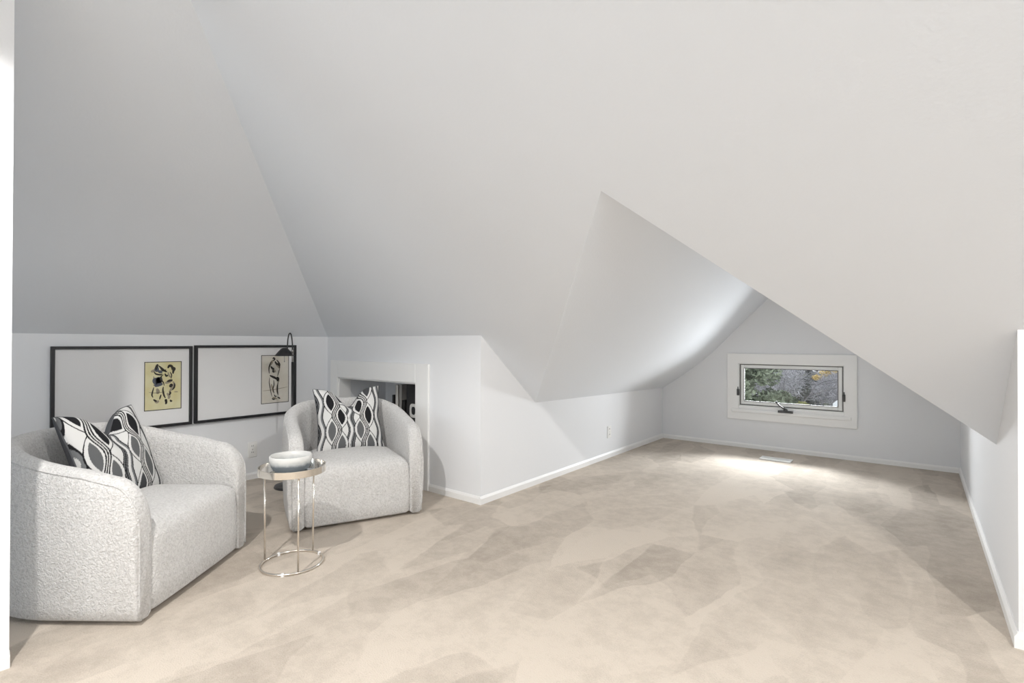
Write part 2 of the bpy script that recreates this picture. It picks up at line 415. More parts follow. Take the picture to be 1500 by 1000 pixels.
wpart('glazing_bead', ring_box(MB(), G0 + .046, G1 - .046, H0 + .044, H1 - .044, .007, YW + .002, YW + .0138), M['gasket'], parent=sash)
wpart('pane', MB().box(G0 + .04, G1 - .04, YW + .014, YW + .018, H0 + .04, H1 - .04), M['glass'])
for x in (WX0 + .004, WX1 - .004):
    lt = wpart('latch', MB().box(x - .016, x + .010, YW - .034, YW - .008, .60, .675), M['bronze'], bevel=.004)
    wpart('latch_lever', MB().prism([(x - .006, YW - .034, .63), (x + .006, YW - .034, .63), (x + .004, YW - .046, .70), (x - .004, YW - .046, .70)], (0, .01, .002)), M['bronze'], parent=lt)
cx = -1.142
crank = wpart('crank', MB().box(cx - .075, cx + .075, YW - .052, YW - .022, .438, .462).lathe([(.022, 0), (.022, .02), (.012, .03)], (cx, YW - .037, .455), 14), M['bronze'], bevel=.004)
wpart('crank_handle', MB().tube([(cx + .005, YW - .04, .478), (cx - .02, YW - .055, .492), (cx - .055, YW - .058, .515), (cx - .082, YW - .056, .545)], [.010, .009, .008, .008], 8)
      .lathe([(.004, -.012), (.011, -.006), (.011, .008), (.004, .014)], (cx - .085, YW - .056, .552), 10), M['bronze'], parent=crank)

# unseen windows added for fill daylight (frames only matter in reflections)
def plain_window(name, axis, pos, lo, hi, z0, z1, n):
    e = struct(empty(name, ((lo + hi) / 2, pos, z0) if axis == 'y' else (pos, (lo + hi) / 2, z0)))
    b = MB()
    def bx(a0, a1, c0, c1):
        if axis == 'y': b.box(a0, a1, pos - .05, pos + .02, c0, c1)
        else: b.box(pos - .02, pos + .05, a0, a1, c0, c1)
    bx(lo - .08, lo + .04, z0 - .08, z1 + .08); bx(hi - .04, hi + .08, z0 - .08, z1 + .08); bx(lo, hi, z1 - .04, z1 + .08); bx(lo, hi, z0 - .08, z0 + .04)
    for k in range(1, n):
        m_ = lo + (hi - lo) * k / n; bx(m_ - .03, m_ + .03, z0, z1)
    o = b.build('window_frame', M['trim'], e); o.data.transform(Matrix.Translation(-e.location))
plain_window('unseen_window_2', 'y', YB, -1.8, 1.4, 0.9, 2.4, 3)
plain_window('added_window_4', 'y', YB, -4.15, -3.05, 0.9, 1.8, 2)  # unseen opening added to let fill light into the nook
plain_window('unseen_window_3', 'x', XE, -1.3, 1.1, 0.95, 2.35, 2)

# ------------------------------------------------------------------ ceiling spot lights (out of frame, they cast the shadows, the last is added for fill)
M['lens'] = bpy.data.materials.new('lamp_lens'); M['lens'].use_nodes = True
_b = M['lens'].node_tree.nodes['Principled BSDF']; _b.inputs['Emission Color'].default_value = (1, .86, .7, 1); _b.inputs['Emission Strength'].default_value = 6
def ceiling_light(x, y, power, label, z=None, k=1.0, cone=134, blend=0.30):
    e = empty('ceiling_light', (x, y, ZF if z is None else z))
    MB().lathe([(.055, 0), (.055, -.07 * k), (.047, -.07 * k), (.047, -.02 * k)], n=24, cap=False).build('lamp_housing', M['trim'], e, smooth=True)
    MB().lathe([(.046, -.03 * k), (.046, -.035 * k)], n=24).build('lamp_lens', M['lens'], e)
    d_ = bpy.data.lights.new('lamp_light', 'SPOT'); d_.energy = power; d_.shadow_soft_size = 0.035; d_.color = (1.0, 0.972, 0.94)
    d_.spot_size = math.radians(cone); d_.spot_blend = blend
    lo = bpy.data.objects.new('lamp_light', d_); COL.objects.link(lo); lo.parent = e; lo.location = (0, 0, -.075 * k - .01)
    tag(e, label, 'ceiling light')
    return e
ceiling_light(-1.58, -0.14, 400, 'white cylinder spotlight on the flat ceiling near the slope')
ceiling_light(-1.60, -2.45, 120, 'white cylinder spotlight on the flat ceiling by the rear windows')

ceiling_light(1.15, 0.90, 430, 'shallow white spotlight at the top of the long slope', z=ZK + S * (YN - 0.90) + .012, k=.35, cone=164, blend=0.1)
ceiling_light(1.30, -1.90, 240, 'added white cylinder fill spotlight on the flat ceiling in the far corner of the room')  # added lamp: its floor bounce brightens the long slope

# ------------------------------------------------------------------ armchairs
def chair_meshes():
    e = empty('armchair')
    W, BS_, BD = 0.432, 0.36, 0.82
    # outer plan line from one arm front round the back to the other
    path = []
    bs = [0, .003, .010, .020, .034, .052, .075, .10, .13, .18, .24, .30, .36]
    for b in bs: path.append((-W, b, -1, 0))
    n = 30; ex = 2 / 2.5
    for i in range(1, n):
        th = math.pi * i / n
        ca, sa = math.cos(th), math.sin(th)
        a = -W * math.copysign(abs(ca) ** ex, ca); b = BS_ + (BD - BS_) * abs(sa) ** ex
        path.append((a, b, 0, 0))
    for b in reversed(bs): path.append((W, b, 1, 0))
    k = len(path); full = []
    for i, (a, b, nx, ny) in enumerate(path):
        p0 = path[max(i - 1, 0)]; p1 = path[min(i + 1, k - 1)]
        tx, ty = p1[0] - p0[0], p1[1] - p0[1]; l = math.hypot(tx, ty)
        nx, ny = -ty / l, tx / l          # outward normal
        full.append((a, b, nx, ny))
    def height(b):
        if b < .13: return .435 + .183 * math.sqrt(max(0, 1 - (1 - b / .13) ** 2))
        return float(np.interp(b, [.13, .24, .39, .54, .70, .82], [.618, .645, .668, .705, .742, .757]))
    rings = []; pipe = []; thick = .092
    for i, (a, b, nx, ny) in enumerate(full):
        h = height(b); s = 1.0; t = thick
        sect = [(.022, .016), (.006, .03), (-.002, .08), (-.012, h * .45), (-.014, h * .72), (-.006, h - .05), (.002, h - .018), (.014, h - .003), (.035, h + .006), (.058, h + .004), (.076, h - .010), (.088, h - .035), (t, h - .08), (t, .32), (t, .03), (t - .02, .016)]
        if b < .02 and (i < 6 or i > k - 7):
            sq = {0: .80, .003: .91, .010: .98}.get(b, 1.0)
            sect = [((o_ - .045) * sq + .045, z) for o_, z in sect]
        fo = -.0
        rings.append([(a - nx * o_, b - ny * o_, z) for o_, z in sect])
        o_, z = sect[6]; pipe.append(Vector((a - nx * o_, b - ny * o_ , z)))
    MB().loft(rings, True, True).build('shell', M['boucle'], e, smooth=True)
    # piping down the arm fronts and along the top
    pa = [Vector((pipe[0].x, -.002, z)) for z in (.03, .10, .20, .30, .38)] + pipe + [Vector((pipe[-1].x, -.002, z)) for z in (.38, .30, .20, .10, .03)]
    MB().tube(pa, .0045, 6).build('piping', M['boucle'], e, smooth=True)
    # seat, filling the tub, flush with the arm fronts
    sw = W - thick + .004; out = []
    for a, b in [(-sw, .03), (-sw + .006, .010), (-sw + .022, .001)]: out.append((a, b))
    for i in range(1, 16): out.append((-sw + .022 + (2 * sw - .044) * i / 16, -.004 * math.sin(math.pi * i / 16)))
    for a, b in [(sw - .022, .001), (sw - .006, .010), (sw, .03)]: out.append((a, b))
    for b in (.08, .14, .2, .26, .32): out.append((sw, b))
    for i in range(0, 25):
        th = math.pi * i / 24; ca, sa = math.cos(th), math.sin(th)
        out.append((sw * math.copysign(abs(ca) ** ex, ca), .36 + (.72 - .36) * abs(sa) ** ex))
    for b in (.32, .26, .2, .14, .08): out.append((-sw, b))
    cen = (0, .34); lev = [(.020, .015), (.034, 0), (.12, -.003), (.25, -.004), (.33, 0), (.362, .008), (.386, .025), (.402, .05), (.412, .085), (.420, .13), (.427, .19), (.431, .26), (.432, .32)]
    rr = []
    for z, ins in lev:
        f = 1 - ins / sw
        rr.append([(cen[0] + (a - cen[0]) * f, cen[1] + (b - cen[1]) * (1 - ins / .36), z) for a, b in out])
    MB().loft(rr, True, True).build('seat', M['boucle'], e, smooth=True)
    MB().lathe([(.24, 0), (.25, .004), (.25, .022)], (0, .40, 0), 28).build('base', M['plinth'], e)
    return e
ch1 = chair_meshes()
def copy_tree(o, parent=None):
    c_ = o.copy(); COL.objects.link(c_); c_.parent = parent
    for k_ in list(o.children): copy_tree(k_, c_)
    return c_
ch2 = copy_tree(ch1)
ch1.location = (-2.838, 1.047, 0); ch1.rotation_euler.z = math.atan2(.788, -.615)
ch2.location = (-2.905, 2.035, 0); ch2.rotation_euler.z = math.atan2(.919, .395)
tag(ch1, 'cream boucle tub armchair beside the white partition wall', 'armchair', 'boucle tub armchairs')
tag(ch2, 'cream boucle tub armchair in front of the low wall niche', 'armchair', 'boucle tub armchairs')

# ------------------------------------------------------------------ patterned throw pillows
def lens_d(u, v, cu, cv, r, h):
    """<1 inside a pointed oval"""
    dv = (v - cv) / h
    return np.abs(u - cu) / (r * np.clip(1 - dv * dv, 1e-3, None)) + np.where(np.abs(dv) >= 1, 50, 0)
def pattern(u, v, u0s, P, ph):
    WHT = np.array([.62, .62, .61]); BLK = np.array([.012, .012, .014]); GRY = np.array([.16, .165, .17]); CHA = np.array([.055, .056, .06])
    colr = np.ones(u.shape + (3,)) * WHT
    def put(mask, c_): colr[mask] = c_
    A = .042
    wob = A * np.sin(2 * np.pi * (v + ph) / P)
    # wavy stripes running between the columns of drops
    for u0 in u0s:
        for side in (-1, 1):
            x = u - (u0 + side * .235) - .55 * wob * side * np.sign(side)
            put(np.abs(x) < .050, GRY)
            put(np.abs(x) < .020, WHT)
            put(np.abs(x - .050) < .007, BLK); put(np.abs(x + .050) < .007, BLK)
            put(np.abs(x + .026) < .006, BLK)
    for u0 in u0s:
        # drops, staggered on both sides of a double sinuous line
        for side in (-1, 1):
            for k_ in range(-2, 8):
                cv = (k_ + (.25 if side < 0 else .75)) * P - ph
                cu = u0 + side * .072
                q = lens_d(u, v, cu, cv, .105, P * .47); put(q < 1.0, BLK)
                q = lens_d(u, v, cu, cv, .094, P * .44); put(q < 1.0, WHT)
        x = u - u0 - wob
        put(np.abs(x) < .034, WHT); put(np.abs(np.abs(x) - .026) < .008, BLK); put(np.abs(x) < .007, BLK)
        for side in (-1, 1):
            for k_ in range(-2, 8):
                cv = (k_ + (.25 if side < 0 else .75)) * P - ph
                cu = u0 + side * .076
                tone = [CHA, GRY * .7, BLK][(k_ + (side > 0)) % 3]
                q = lens_d(u, v, cu, cv, .058, P * .33); put(q < 1.0, tone)
    put(v < .012, CHA)
    return colr
def pillow(name, half, thick, u0s, P, ph, chop=.11, seed=0):
    NG = 190
    s = np.linspace(-1, 1, NG + 1); s = .45 * s + .55 * np.sin(s * np.pi / 2); S_, T2 = np.meshgrid(s, s, indexing='ij')
    # outline: pointed ears, hollow sides, dented top
    X = half * S_ * (1 - .085 * (1 - T2 ** 2))
    Z = half * T2 * (1 - .06 * (1 - S_ ** 2))
    topw = np.clip((T2 + 1) / 2, 0, 1) ** 2.2
    Z = Z - chop * np.exp(-(S_ / .36) ** 2) * topw
    Z = Z + .012 * np.sin(2.3 * S_ + seed) * (1 - T2 ** 2)
    th = thick * (np.clip((1 - S_ ** 2) * (1 - T2 ** 2), 0, 1) ** .42)
    th = th * (1 - .45 * np.exp(-(S_ / .28) ** 2) * np.clip((T2 - .1) / .9, 0, 1))
    th = th + .0035
    fold = .010 * np.sin(9 * S_ + 5 * T2 + seed) * np.clip((1 - S_ ** 2) * (1 - T2 ** 2), 0, 1) ** .7 * np.clip(T2 + .4, 0, 1)
    e = empty(name)
    n1 = NG + 1
    idx = np.arange(n1 * n1).reshape(n1, n1)
    faces = np.stack([idx[:-1, :-1], idx[1:, :-1], idx[1:, 1:], idx[:-1, 1:]], -1).reshape(-1, 4)
    for part, sgn in (('front_cover', -1), ('back_cover', 1)):
        st = 1 if sgn < 0 else 5
        XX, ZZ, YY = X, Z, sgn * th + (fold if sgn < 0 else 0)
        if st > 1: XX, ZZ, YY = X[::st, ::st], Z[::st, ::st], YY[::st, ::st]
        m1 = XX.shape[0]; idx = np.arange(m1 * m1).reshape(m1, m1)
        fc = np.stack([idx[:-1, :-1], idx[1:, :-1], idx[1:, 1:], idx[:-1, 1:]], -1).reshape(-1, 4)
        if sgn > 0: fc = fc[:, ::-1]
        me = bpy.data.meshes.new(part)
        me.from_pydata(np.stack([XX, YY, ZZ], -1).reshape(-1, 3).tolist(), [], fc.tolist()); me.update()
        me.polygons.foreach_set('use_smooth', [True] * len(me.polygons))
        if sgn < 0:
            colr = pattern((S_ + 1) / 2, (T2 + 1) / 2, u0s, P, ph)
            at = me.color_attributes.new('pattern', 'FLOAT_COLOR', 'POINT')
            at.data.foreach_set('color', np.concatenate([colr, np.ones(colr.shape[:2] + (1,))], -1).reshape(-1).astype(np.float32))
            me.materials.append(M['pattern'])
        else: me.materials.append(M['charcoal'])
        po = bpy.data.objects.new(part, me); COL.objects.link(po); po.parent = e
    # seam piping round the edge
    ed = [(X[i, 0], 0, Z[i, 0]) for i in range(0, NG, 6)] + [(X[NG, j], 0, Z[NG, j]) for j in range(0, NG, 6)] + [(X[i, NG], 0, Z[i, NG]) for i in range(NG, 0, -6)] + [(X[0, j], 0, Z[0, j]) for j in range(NG, 0, -6)]
    MB().tube(ed, .0045, 6, closed=True).build('seam', M['charcoal'], e, smooth=True)
    return e
def set_in_chair(p, chair, a, b, z, lean, roll=0.0, turn=0.0):
    cm = Matrix.Translation(chair.location) @ Matrix.Rotation(chair.rotation_euler.z, 4, 'Z')
    p.matrix_world = cm @ Matrix.Translation((a, b, z)) @ Matrix.Rotation(turn, 4, 'Z') @ Matrix.Rotation(-lean, 4, 'X') @ Matrix.Rotation(roll, 4, 'Y')
p1 = pillow('throw_pillow', .245, .085, (.20, .70), .50, .10, chop=.13, seed=1.0)
p2 = pillow('throw_pillow', .243, .085, (.27, .71), .47, .30, chop=.14, seed=2.2)
set_in_chair(p1, ch1, .068, .505, .616, math.radians(22), roll=0.0)
set_in_chair(p2, ch2, .025, .515, .626, math.radians(20), roll=math.radians(-1))
tag(p1, 'black grey and white wave patterned pillow on the armchair by the partition', 'pillow', 'wave patterned throw pillows')
tag(p2, 'black grey and white wave patterned pillow on the armchair by the niche', 'pillow', 'wave patterned throw pillows')

# ------------------------------------------------------------------ side table and bowl
tb = empty('side_table', (-2.668, 1.439, 0)); tag(tb, 'small round nickel side table with mirrored tray top between the armchairs', 'side table')
R_ = .172
MB().lathe([(R_ - .006, .498), (R_, .498), (R_, .534), (R_ - .005, .534), (R_ - .005, .504)], n=64, cap=False).build('tray_rim', M['metal'], tb, smooth=False)
auto_smooth(tb.children[-1], 30)
MB().lathe([(R_ - .004, .499), (R_ - .004, .506)], n=64).build('mirror_top', M['mirror'], tb)
MB().tube([(.158 * math.cos(t), .158 * math.sin(t), .008) for t in [2 * math.pi * i / 64 for i in range(64)]], .0062, 10, closed=True).build('base_ring', M['metal'], tb, smooth=True)
for ang in (-18, -148, 108):
    a = math.radians(ang)
    MB().tube([(.158 * math.cos(a), .158 * math.sin(a), .008), (.160 * math.cos(a), .160 * math.sin(a), .25), (.163 * math.cos(a), .163 * math.sin(a), .50)], .0052, 10).build('leg', M['metal'], tb, smooth=True)
for ang in (-45, 178, 88):
    a = math.radians(ang)
    MB().lathe([(.009, 0), (.009, .012), (.007, .016)], (.158 * math.cos(a), .158 * math.sin(a), 0), 12).build('foot_pad', M['pad'], tb)
bw = MB().lathe([(.001, .004), (.075, 0), (.092, .012), (.103, .035), (.108, .062), (.1085, .082), (.106, .086), (.101, .084), (.098, .060), (.090, .030), (.070, .014), (.001, .012)], n=56, cap=False).build('bowl', M['bowl'], smooth=True)
bw.location = (-2.672, 1.432, .506); tag(bw, 'round ceramic bowl glazed white above grey on the mirrored tray', 'bowl')

# ------------------------------------------------------------------ floor lamp behind the far armchair
fl = empty('floor_lamp', (-4.10, 2.205, 0)); tag(fl, 'slender black gooseneck floor lamp in front of the framed picture', 'floor lamp')
MB().lathe([(.135, 0), (.138, .006), (.132, .018), (.03, .026), (.012, .04)], n=36).build('base', M['black'], fl, smooth=False); auto_smooth(fl.children[-1])
MB().tube([(0, 0, .02), (0, 0, 1.04)], .0085, 10).build('pole', M['black'], fl, smooth=True)
MB().tube([(0, 0, 1.03), (0, 0, 1.125)], .0062, 10).lathe([(.011, 1.118), (.011, 1.135), (.005, 1.145)], n=12).build('collar', M['pewter'], fl, smooth=True)
_left = Vector((-.783, -.622, 0))   # towards the shade
neck = []
for i in range(25):
    t = math.pi * i / 24
    neck.append(_left * (.021 * (1 - math.cos(t))) + Vector((0, 0, 1.135 + .145 * math.sin(t) ** .8 * (1.0))))
neck[-1] = _left * .042 + Vector((0, 0, 1.14))
MB().tube(neck, .0052, 8).build('gooseneck', M['black'], fl, smooth=True)
sh_c = _left * .066 + Vector((0, 0, 0))
prof_s = [(.010, 1.158), (.018, 1.155), (.030, 1.148), (.050, 1.125), (.074, 1.094), (.076, 1.090), (.072, 1.092), (.047, 1.121), (.027, 1.143), (.010, 1.15)]
shd = MB().lathe(prof_s, n=36).build('lamp_shade', M['black'], fl, smooth=True)
shd.location = sh_c; 
MB().tube([(.018, -.01, 1.10), (.018, -.01, 1.052)], .002, 6).lathe([(.002, 1.038), (.005, 1.045), (.002, 1.054)], (.018, -.01, 0), 8).build('pull_chain', M['pewter'], shd)

# ------------------------------------------------------------------ framed pictures
def stroke(b, pts, wid, x=0.0):
    """flat ribbon in the y-z plane"""
    n = len(pts)
    vv = []
    for i, (y, z) in enumerate(pts):
        y0, z0 = pts[max(i - 1, 0)]; y1, z1 = pts[min(i + 1, n - 1)]
        ty, tz = y1 - y0, z1 - z0; l = math.hypot(ty, tz) or 1
        ww = wid * (0.35 + 0.65 * math.sin(math.pi * (i + .5) / n))
        vv += [(x, y - tz / l * ww, z + ty / l * ww), (x, y + tz / l * ww, z - ty / l * ww)]
    b.add(vv, [(2 * i, 2 * i + 1, 2 * i + 3, 2 * i + 2) for i in range(n - 1)])
def smooth_line(p, n=6):
    out = []
    for i in range(len(p) - 1):
        p0 = p[max(i - 1, 0)]; p1_, p2_ = p[i], p[i + 1]; p3 = p[min(i + 2, len(p) - 1)]
        for k_ in range(n):
            t = k_ / n
            out.append(tuple(.5 * (2 * p1_[d] + (-p0[d] + p2_[d]) * t + (2 * p0[d] - 5 * p1_[d] + 4 * p2_[d] - p3[d]) * t * t + (-p0[d] + 3 * p1_[d] - 3 * p2_[d] + p3[d]) * t ** 3) for d in (0, 1)))
    out.append(p[-1]); return out
def picture(y0, y1, z0, z1, py0, py1, pz0, pz1, pap, label, art):
    e = empty('framed_picture', (XP, (y0 + y1) / 2, z0)); off = Matrix.Translation((-XP, -(y0 + y1) / 2, -z0))
    def P_(name, b, matl, par=e, bevel=0):
        o = b.build(name, matl, par, bevel=bevel); o.data.transform(off); return o
    t = .021; x0, x1 = XP + .002, XP + .034
    fb = MB()
    fb.box(x0, x1, y0, y0 + t, z0, z1).box(x0, x1, y1 - t, y1, z0, z1).box(x0, x1, y0 + t, y1 - t, z0, z0 + t).box(x0, x1, y0 + t, y1 - t, z1 - t, z1)
    P_('frame', fb, M['frame'], bevel=.002)
    P_('mat_board', MB().box(XP + .004, XP + .016, y0 + t, y1 - t, z0 + t, z1 - t), M['mat'])
    pr_ = P_('print', MB().box(XP + .0165, XP + .0175, py0, py1, pz0, pz1), pap)
    bd = .005
    P_('border', MB().box(XP + .0165, XP + .0180, py0, py0 + bd, pz0, pz1).box(XP + .0165, XP + .0180, py1 - bd, py1, pz0, pz1).box(XP + .0165, XP + .0180, py0, py1, pz0, pz0 + bd).box(XP + .0165, XP + .0180, py0, py1, pz1 - bd, pz1), M['frame'], pr_)
    for k_, (nm, matl) in enumerate((('shading', M['soft_ink']), ('wash', M['wash']), ('drawing', M['ink']))):
        b = MB()
        for wid, pts in art[nm]:
            q = [(py0 + (py1 - py0) * a, pz1 - (pz1 - pz0) * c_) for a, c_ in smooth_line(pts)]
            stroke(b, q, wid, XP + .0178 + .0003 * k_)
        if b.v: tag(P_(nm, b, matl, pr_), kind='stuff')
    P_('glass', MB().box(XP + .024, XP + .026, y0 + t, y1 - t, z0 + t, z1 - t), M['museum_glass'])
    return tag(e, label, 'picture', 'black framed pictures')
art1 = {
 'shading': [(.010, [(.28, .16), (.22, .19), (.17, .2)]), (.012, [(.33, .55), (.36, .62), (.33, .66)]), (.010, [(.28, .80), (.33, .83), (.38, .80)]), (.012, [(.55, .45), (.66, .42), (.74, .40)]),
             (.010, [(.76, .42), (.80, .50), (.72, .58), (.66, .64)]), (.006, [(.62, .22), (.66, .30), (.72, .34)]), (.010, [(.60, .66), (.66, .72), (.64, .78)]), (.004, [(.80, .64), (.90, .645)]), (.003, [(.12, .62), (.3, .64), (.55, .63)]), (.006, [(.24, .30), (.27, .4), (.25, .5)])],
 'wash': [(.016, [(.33, .10), (.32, .16), (.36, .20)]), (.022, [(.28, .33), (.30, .40), (.36, .44)]), (.026, [(.30, .36), (.38, .38), (.43, .34)]), (.016, [(.27, .50), (.36, .47), (.48, .46)]), (.012, [(.36, .19), (.42, .21), (.47, .20)]), (.014, [(.42, .31), (.42, .38), (.40, .43)])],
 'drawing': [(.009, [(.35, .05), (.32, .10), (.30, .17)]), (.006, [(.25, .20), (.30, .25), (.42, .27), (.47, .25)]), (.007, [(.37, .08), (.44, .13), (.55, .20), (.60, .21)]), (.006, [(.42, .14), (.50, .19), (.57, .17)]),
             (.010, [(.62, .14), (.66, .09), (.73, .11), (.74, .18)]), (.009, [(.74, .12), (.80, .15), (.77, .20), (.76, .26)]), (.007, [(.54, .25), (.58, .30), (.62, .28)]), (.005, [(.50, .27), (.44, .31), (.43, .38), (.50, .43), (.52, .50)]),
             (.009, [(.60, .42), (.67, .40), (.75, .39)]), (.012, [(.68, .54), (.71, .50), (.74, .47)]), (.006, [(.80, .46), (.80, .54), (.74, .60)]), (.005, [(.25, .52), (.22, .60), (.20, .68), (.23, .73)]), (.006, [(.50, .52), (.49, .60), (.52, .70), (.56, .76)]),
             (.007, [(.24, .77), (.29, .80), (.33, .81)]), (.008, [(.55, .83), (.57, .79), (.58, .86), (.55, .88)]), (.007, [(.69, .80), (.71, .83), (.74, .82)]), (.005, [(.44, .68), (.42, .73), (.40, .78)]), (.007, [(.67, .63), (.69, .66), (.66, .70)]), (.004, [(.68, .22), (.72, .28), (.71, .36)])],
}
art2 = {
 'shading': [(.012, [(.42, .10), (.36, .16), (.30, .22)]), (.014, [(.52, .18), (.60, .22), (.66, .28)]), (.010, [(.38, .28), (.46, .32), (.50, .36)]), (.010, [(.52, .50), (.60, .52), (.63, .56)]), (.008, [(.36, .60), (.40, .70), (.44, .78)]), (.003, [(.05, .73), (.4, .72), (.7, .70), (.95, .68)]), (.008, [(.58, .62), (.56, .72), (.60, .82)]), (.010, [(.40, .88), (.50, .90), (.56, .92)])],
 'wash': [],
 'drawing': [(.008, [(.40, .08), (.44, .06), (.47, .09), (.42, .12)]), (.006, [(.36, .13), (.30, .20), (.27, .28), (.28, .38)]), (.010, [(.48, .13), (.54, .18), (.62, .20), (.64, .24)]), (.006, [(.54, .10), (.60, .14), (.66, .20), (.64, .28)]), (.009, [(.33, .23), (.40, .28), (.46, .28)]),
             (.008, [(.42, .30), (.42, .34), (.46, .36)]), (.010, [(.30, .42), (.40, .45), (.50, .48), (.58, .52)]), (.012, [(.55, .46), (.60, .50), (.57, .55)]), (.004, [(.30, .46), (.28, .56), (.31, .66), (.34, .76), (.38, .86)]), (.005, [(.60, .56), (.58, .66), (.58, .76), (.60, .84)]),
             (.005, [(.44, .52), (.45, .62), (.42, .70), (.46, .80)]), (.006, [(.38, .90), (.44, .92), (.50, .91)]), (.006, [(.58, .88), (.64, .90), (.68, .92)]), (.005, [(.46, .82), (.50, .86), (.56, .86)]), (.004, [(.66, .28), (.62, .36), (.58, .44)])],
}
picture(.762, 1.620, .545, 1.172, 1.296, 1.546, .678, 1.052, M['yellow_paper'], 'black framed sketch of dancers on yellow paper hung behind the partition-side armchair', art1)
picture(1.638, 2.496, .545, 1.178, 2.175, 2.430, .652, 1.088, M['cream_paper'], 'black framed sketch of an embracing couple on cream paper by the room corner', art2)

# ------------------------------------------------------------------ outlets and floor register
def outlet(loc, rz, label, w=.080, h=.135, sockets=True):
    e = empty('wall_outlet', loc, rz)      # local: y = out of the wall
    MB().box(-w / 2, w / 2, .0, .006, -h / 2, h / 2).build('cover_plate', M['white_pl'], e, bevel=.003)
    for z in (-.028, .028):
        f = MB().lathe([(.019, 0), (.019, .003)], n=18); 
        f.v = [(x, .005 + zz, y * .9 + z) for x, y, zz in f.v]
        fo = f.build('socket', M['white_pl'], e)
        for sx in (-.007, .007): MB().box(sx - .0018, sx + .0018, .0075, .0086, z - .001, z + .010).build('slot', M['dark_slot'], fo)
    MB().box(-.003, .003, .005, .0075, -.003, .003).build('screw', M['pewter'], e)
    return tag(e, label, 'outlet')
outlet((XP, 2.108, .259), -math.pi / 2, 'white duplex wall outlet under the framed pictures')
outlet((XL, 4.86, .268), -math.pi / 2, 'white duplex wall outlet in the low alcove wall', h=.125)
vt = empty('floor_register', (-1.15, 5.835, 0)); tag(vt, 'white metal floor register in the carpet under the window', 'floor vent')
M['vent_dark'] = mat('vent_dark', (.10, .10, .10), .8)
MB().box(-.145, .145, -.075, -.052, .002, .012).box(-.145, .145, .052, .075, .002, .012).box(-.145, -.12, -.052, .052, .002, .012).box(.12, .145, -.052, .052, .002, .012).build('register_frame', M['white_pl'], vt)
MB().box(-.12, .12, -.052, .052, .001, .004).build('register_shaft', M['vent_dark'], vt)
for i in range(9):
    y = -.046 + .0115 * i
    MB().box(-.12, .12, y - .0040, y + .0040, .004, .0105).build('louvre', M['white_pl'], vt)

# ------------------------------------------------------------------ things in the niche
def book(loc, w, d_, h, colr, label, rz=0.0, tilt=0.0):
    e = empty('book', loc, rz)
    MB().box(-w / 2, w / 2, 0, d_, 0, .004 + 0).box(-w / 2, -w / 2 + .004, 0, d_, 0, h).box(w / 2 - .004, w / 2, 0, d_, 0, h).box(-w / 2, w / 2, 0, .004, 0, h).build('cover', mat('book_cover', colr, .6), e)
    MB().box(-w / 2 + .004, w / 2 - .004, .004, d_ - .006, .004, h - .006).build('pages', M['pages'], e)
    return tag(e, label, 'book', 'books in the wall niche')
M['pages'] = mat('book_pages', (.66, .64, .60), .9)
zb = .012
sf = MB().box(-.41, .40, -.13, .13, .30, .322).box(-.40, -.375, -.12, .12, 0, .30).box(.375, .40, -.12, .12, 0, .30).build('low_shelf', M['trim'], bevel=.003)
sf.location = (-3.735, YN + .27, 0); tag(sf, 'low white shelf standing inside the wall niche', 'shelf')
zs = .322; ys = YN + .17
book((-3.735, ys, zs), .045, .17, .495, (.60, .58, .55), 'tall off-white book standing in the niche beside the grey one')
book((-3.690, ys + .005, zs), .040, .17, .498, (.34, .33, .32), 'tall grey book standing in the niche between white and black')
book((-3.645, ys + .005, zs), .045, .17, .36, (.015, .015, .015), 'short black book standing in front of the dark case in the niche')
book((-3.785, ys, zs), .030, .16, .40, (.02, .02, .02), 'thin black book at the left end of the niche row')
cs = empty('storage_box', (-3.530, ys + .01, zs)); tag(cs, 'black storage box with a white rounded ring in the niche', 'box')
MB().box(-.085, .085, 0, .18, 0, .50).build('box_body', M['frame'], cs, bevel=.004)
rg = MB()
ro = []; ri = []
for i in range(40):
    t = 2 * math.pi * i / 40; ca, sa = math.cos(t), math.sin(t)
    f = lambda v_, p_: math.copysign(abs(v_) ** p_, v_)
    ro.append((.012 + .050 * f(ca, .6), -.002, .275 + .062 * f(sa, .6))); ri.append((.012 + .026 * f(ca, .7), -.002, .275 + .036 * f(sa, .7)))
rg.add(ro + ri + [(x, .001, z) for x, y, z in ro + ri], [(i, (i + 1) % 40, 40 + (i + 1) % 40, 40 + i) for i in range(40)] + [(i, 80 + i, 80 + (i + 1) % 40, (i + 1) % 40) for i in range(40)] + [(40 + i, 40 + (i + 1) % 40, 120 + (i + 1) % 40, 120 + i) for i in range(40)])
rg.build('ring_emblem', M['white_pl'], cs)
vz = MB().lathe([(.001, 0), (.035, 0), (.052, .05), (.055, .16), (.045, .25), (.028, .30), (.030, .33), (.024, .33), (.022, .30), (.001, .29)], n=28, cap=False).build('vase', mat('pink_ceramic', (.66, .60, .58), .4), smooth=True)
vz.location = (-3.86, ys + .09, zs); tag(vz, 'pale pink ceramic vase beside the books in the niche', 'vase')
bk = MB().lathe([(.001, 0), (.07, 0), (.10, .05), (.13, .18), (.155, .27), (.16, .285), (.153, .285), (.12, .18), (.06, .03), (.001, .02)], n=32, cap=False).build('dark_basket', mat('dark_wicker', (.05, .04, .035), .8), smooth=True)
bk.location = (-4.09, ys + .10, zs); tag(bk, 'dark round basket in the niche behind the armchair', 'basket')

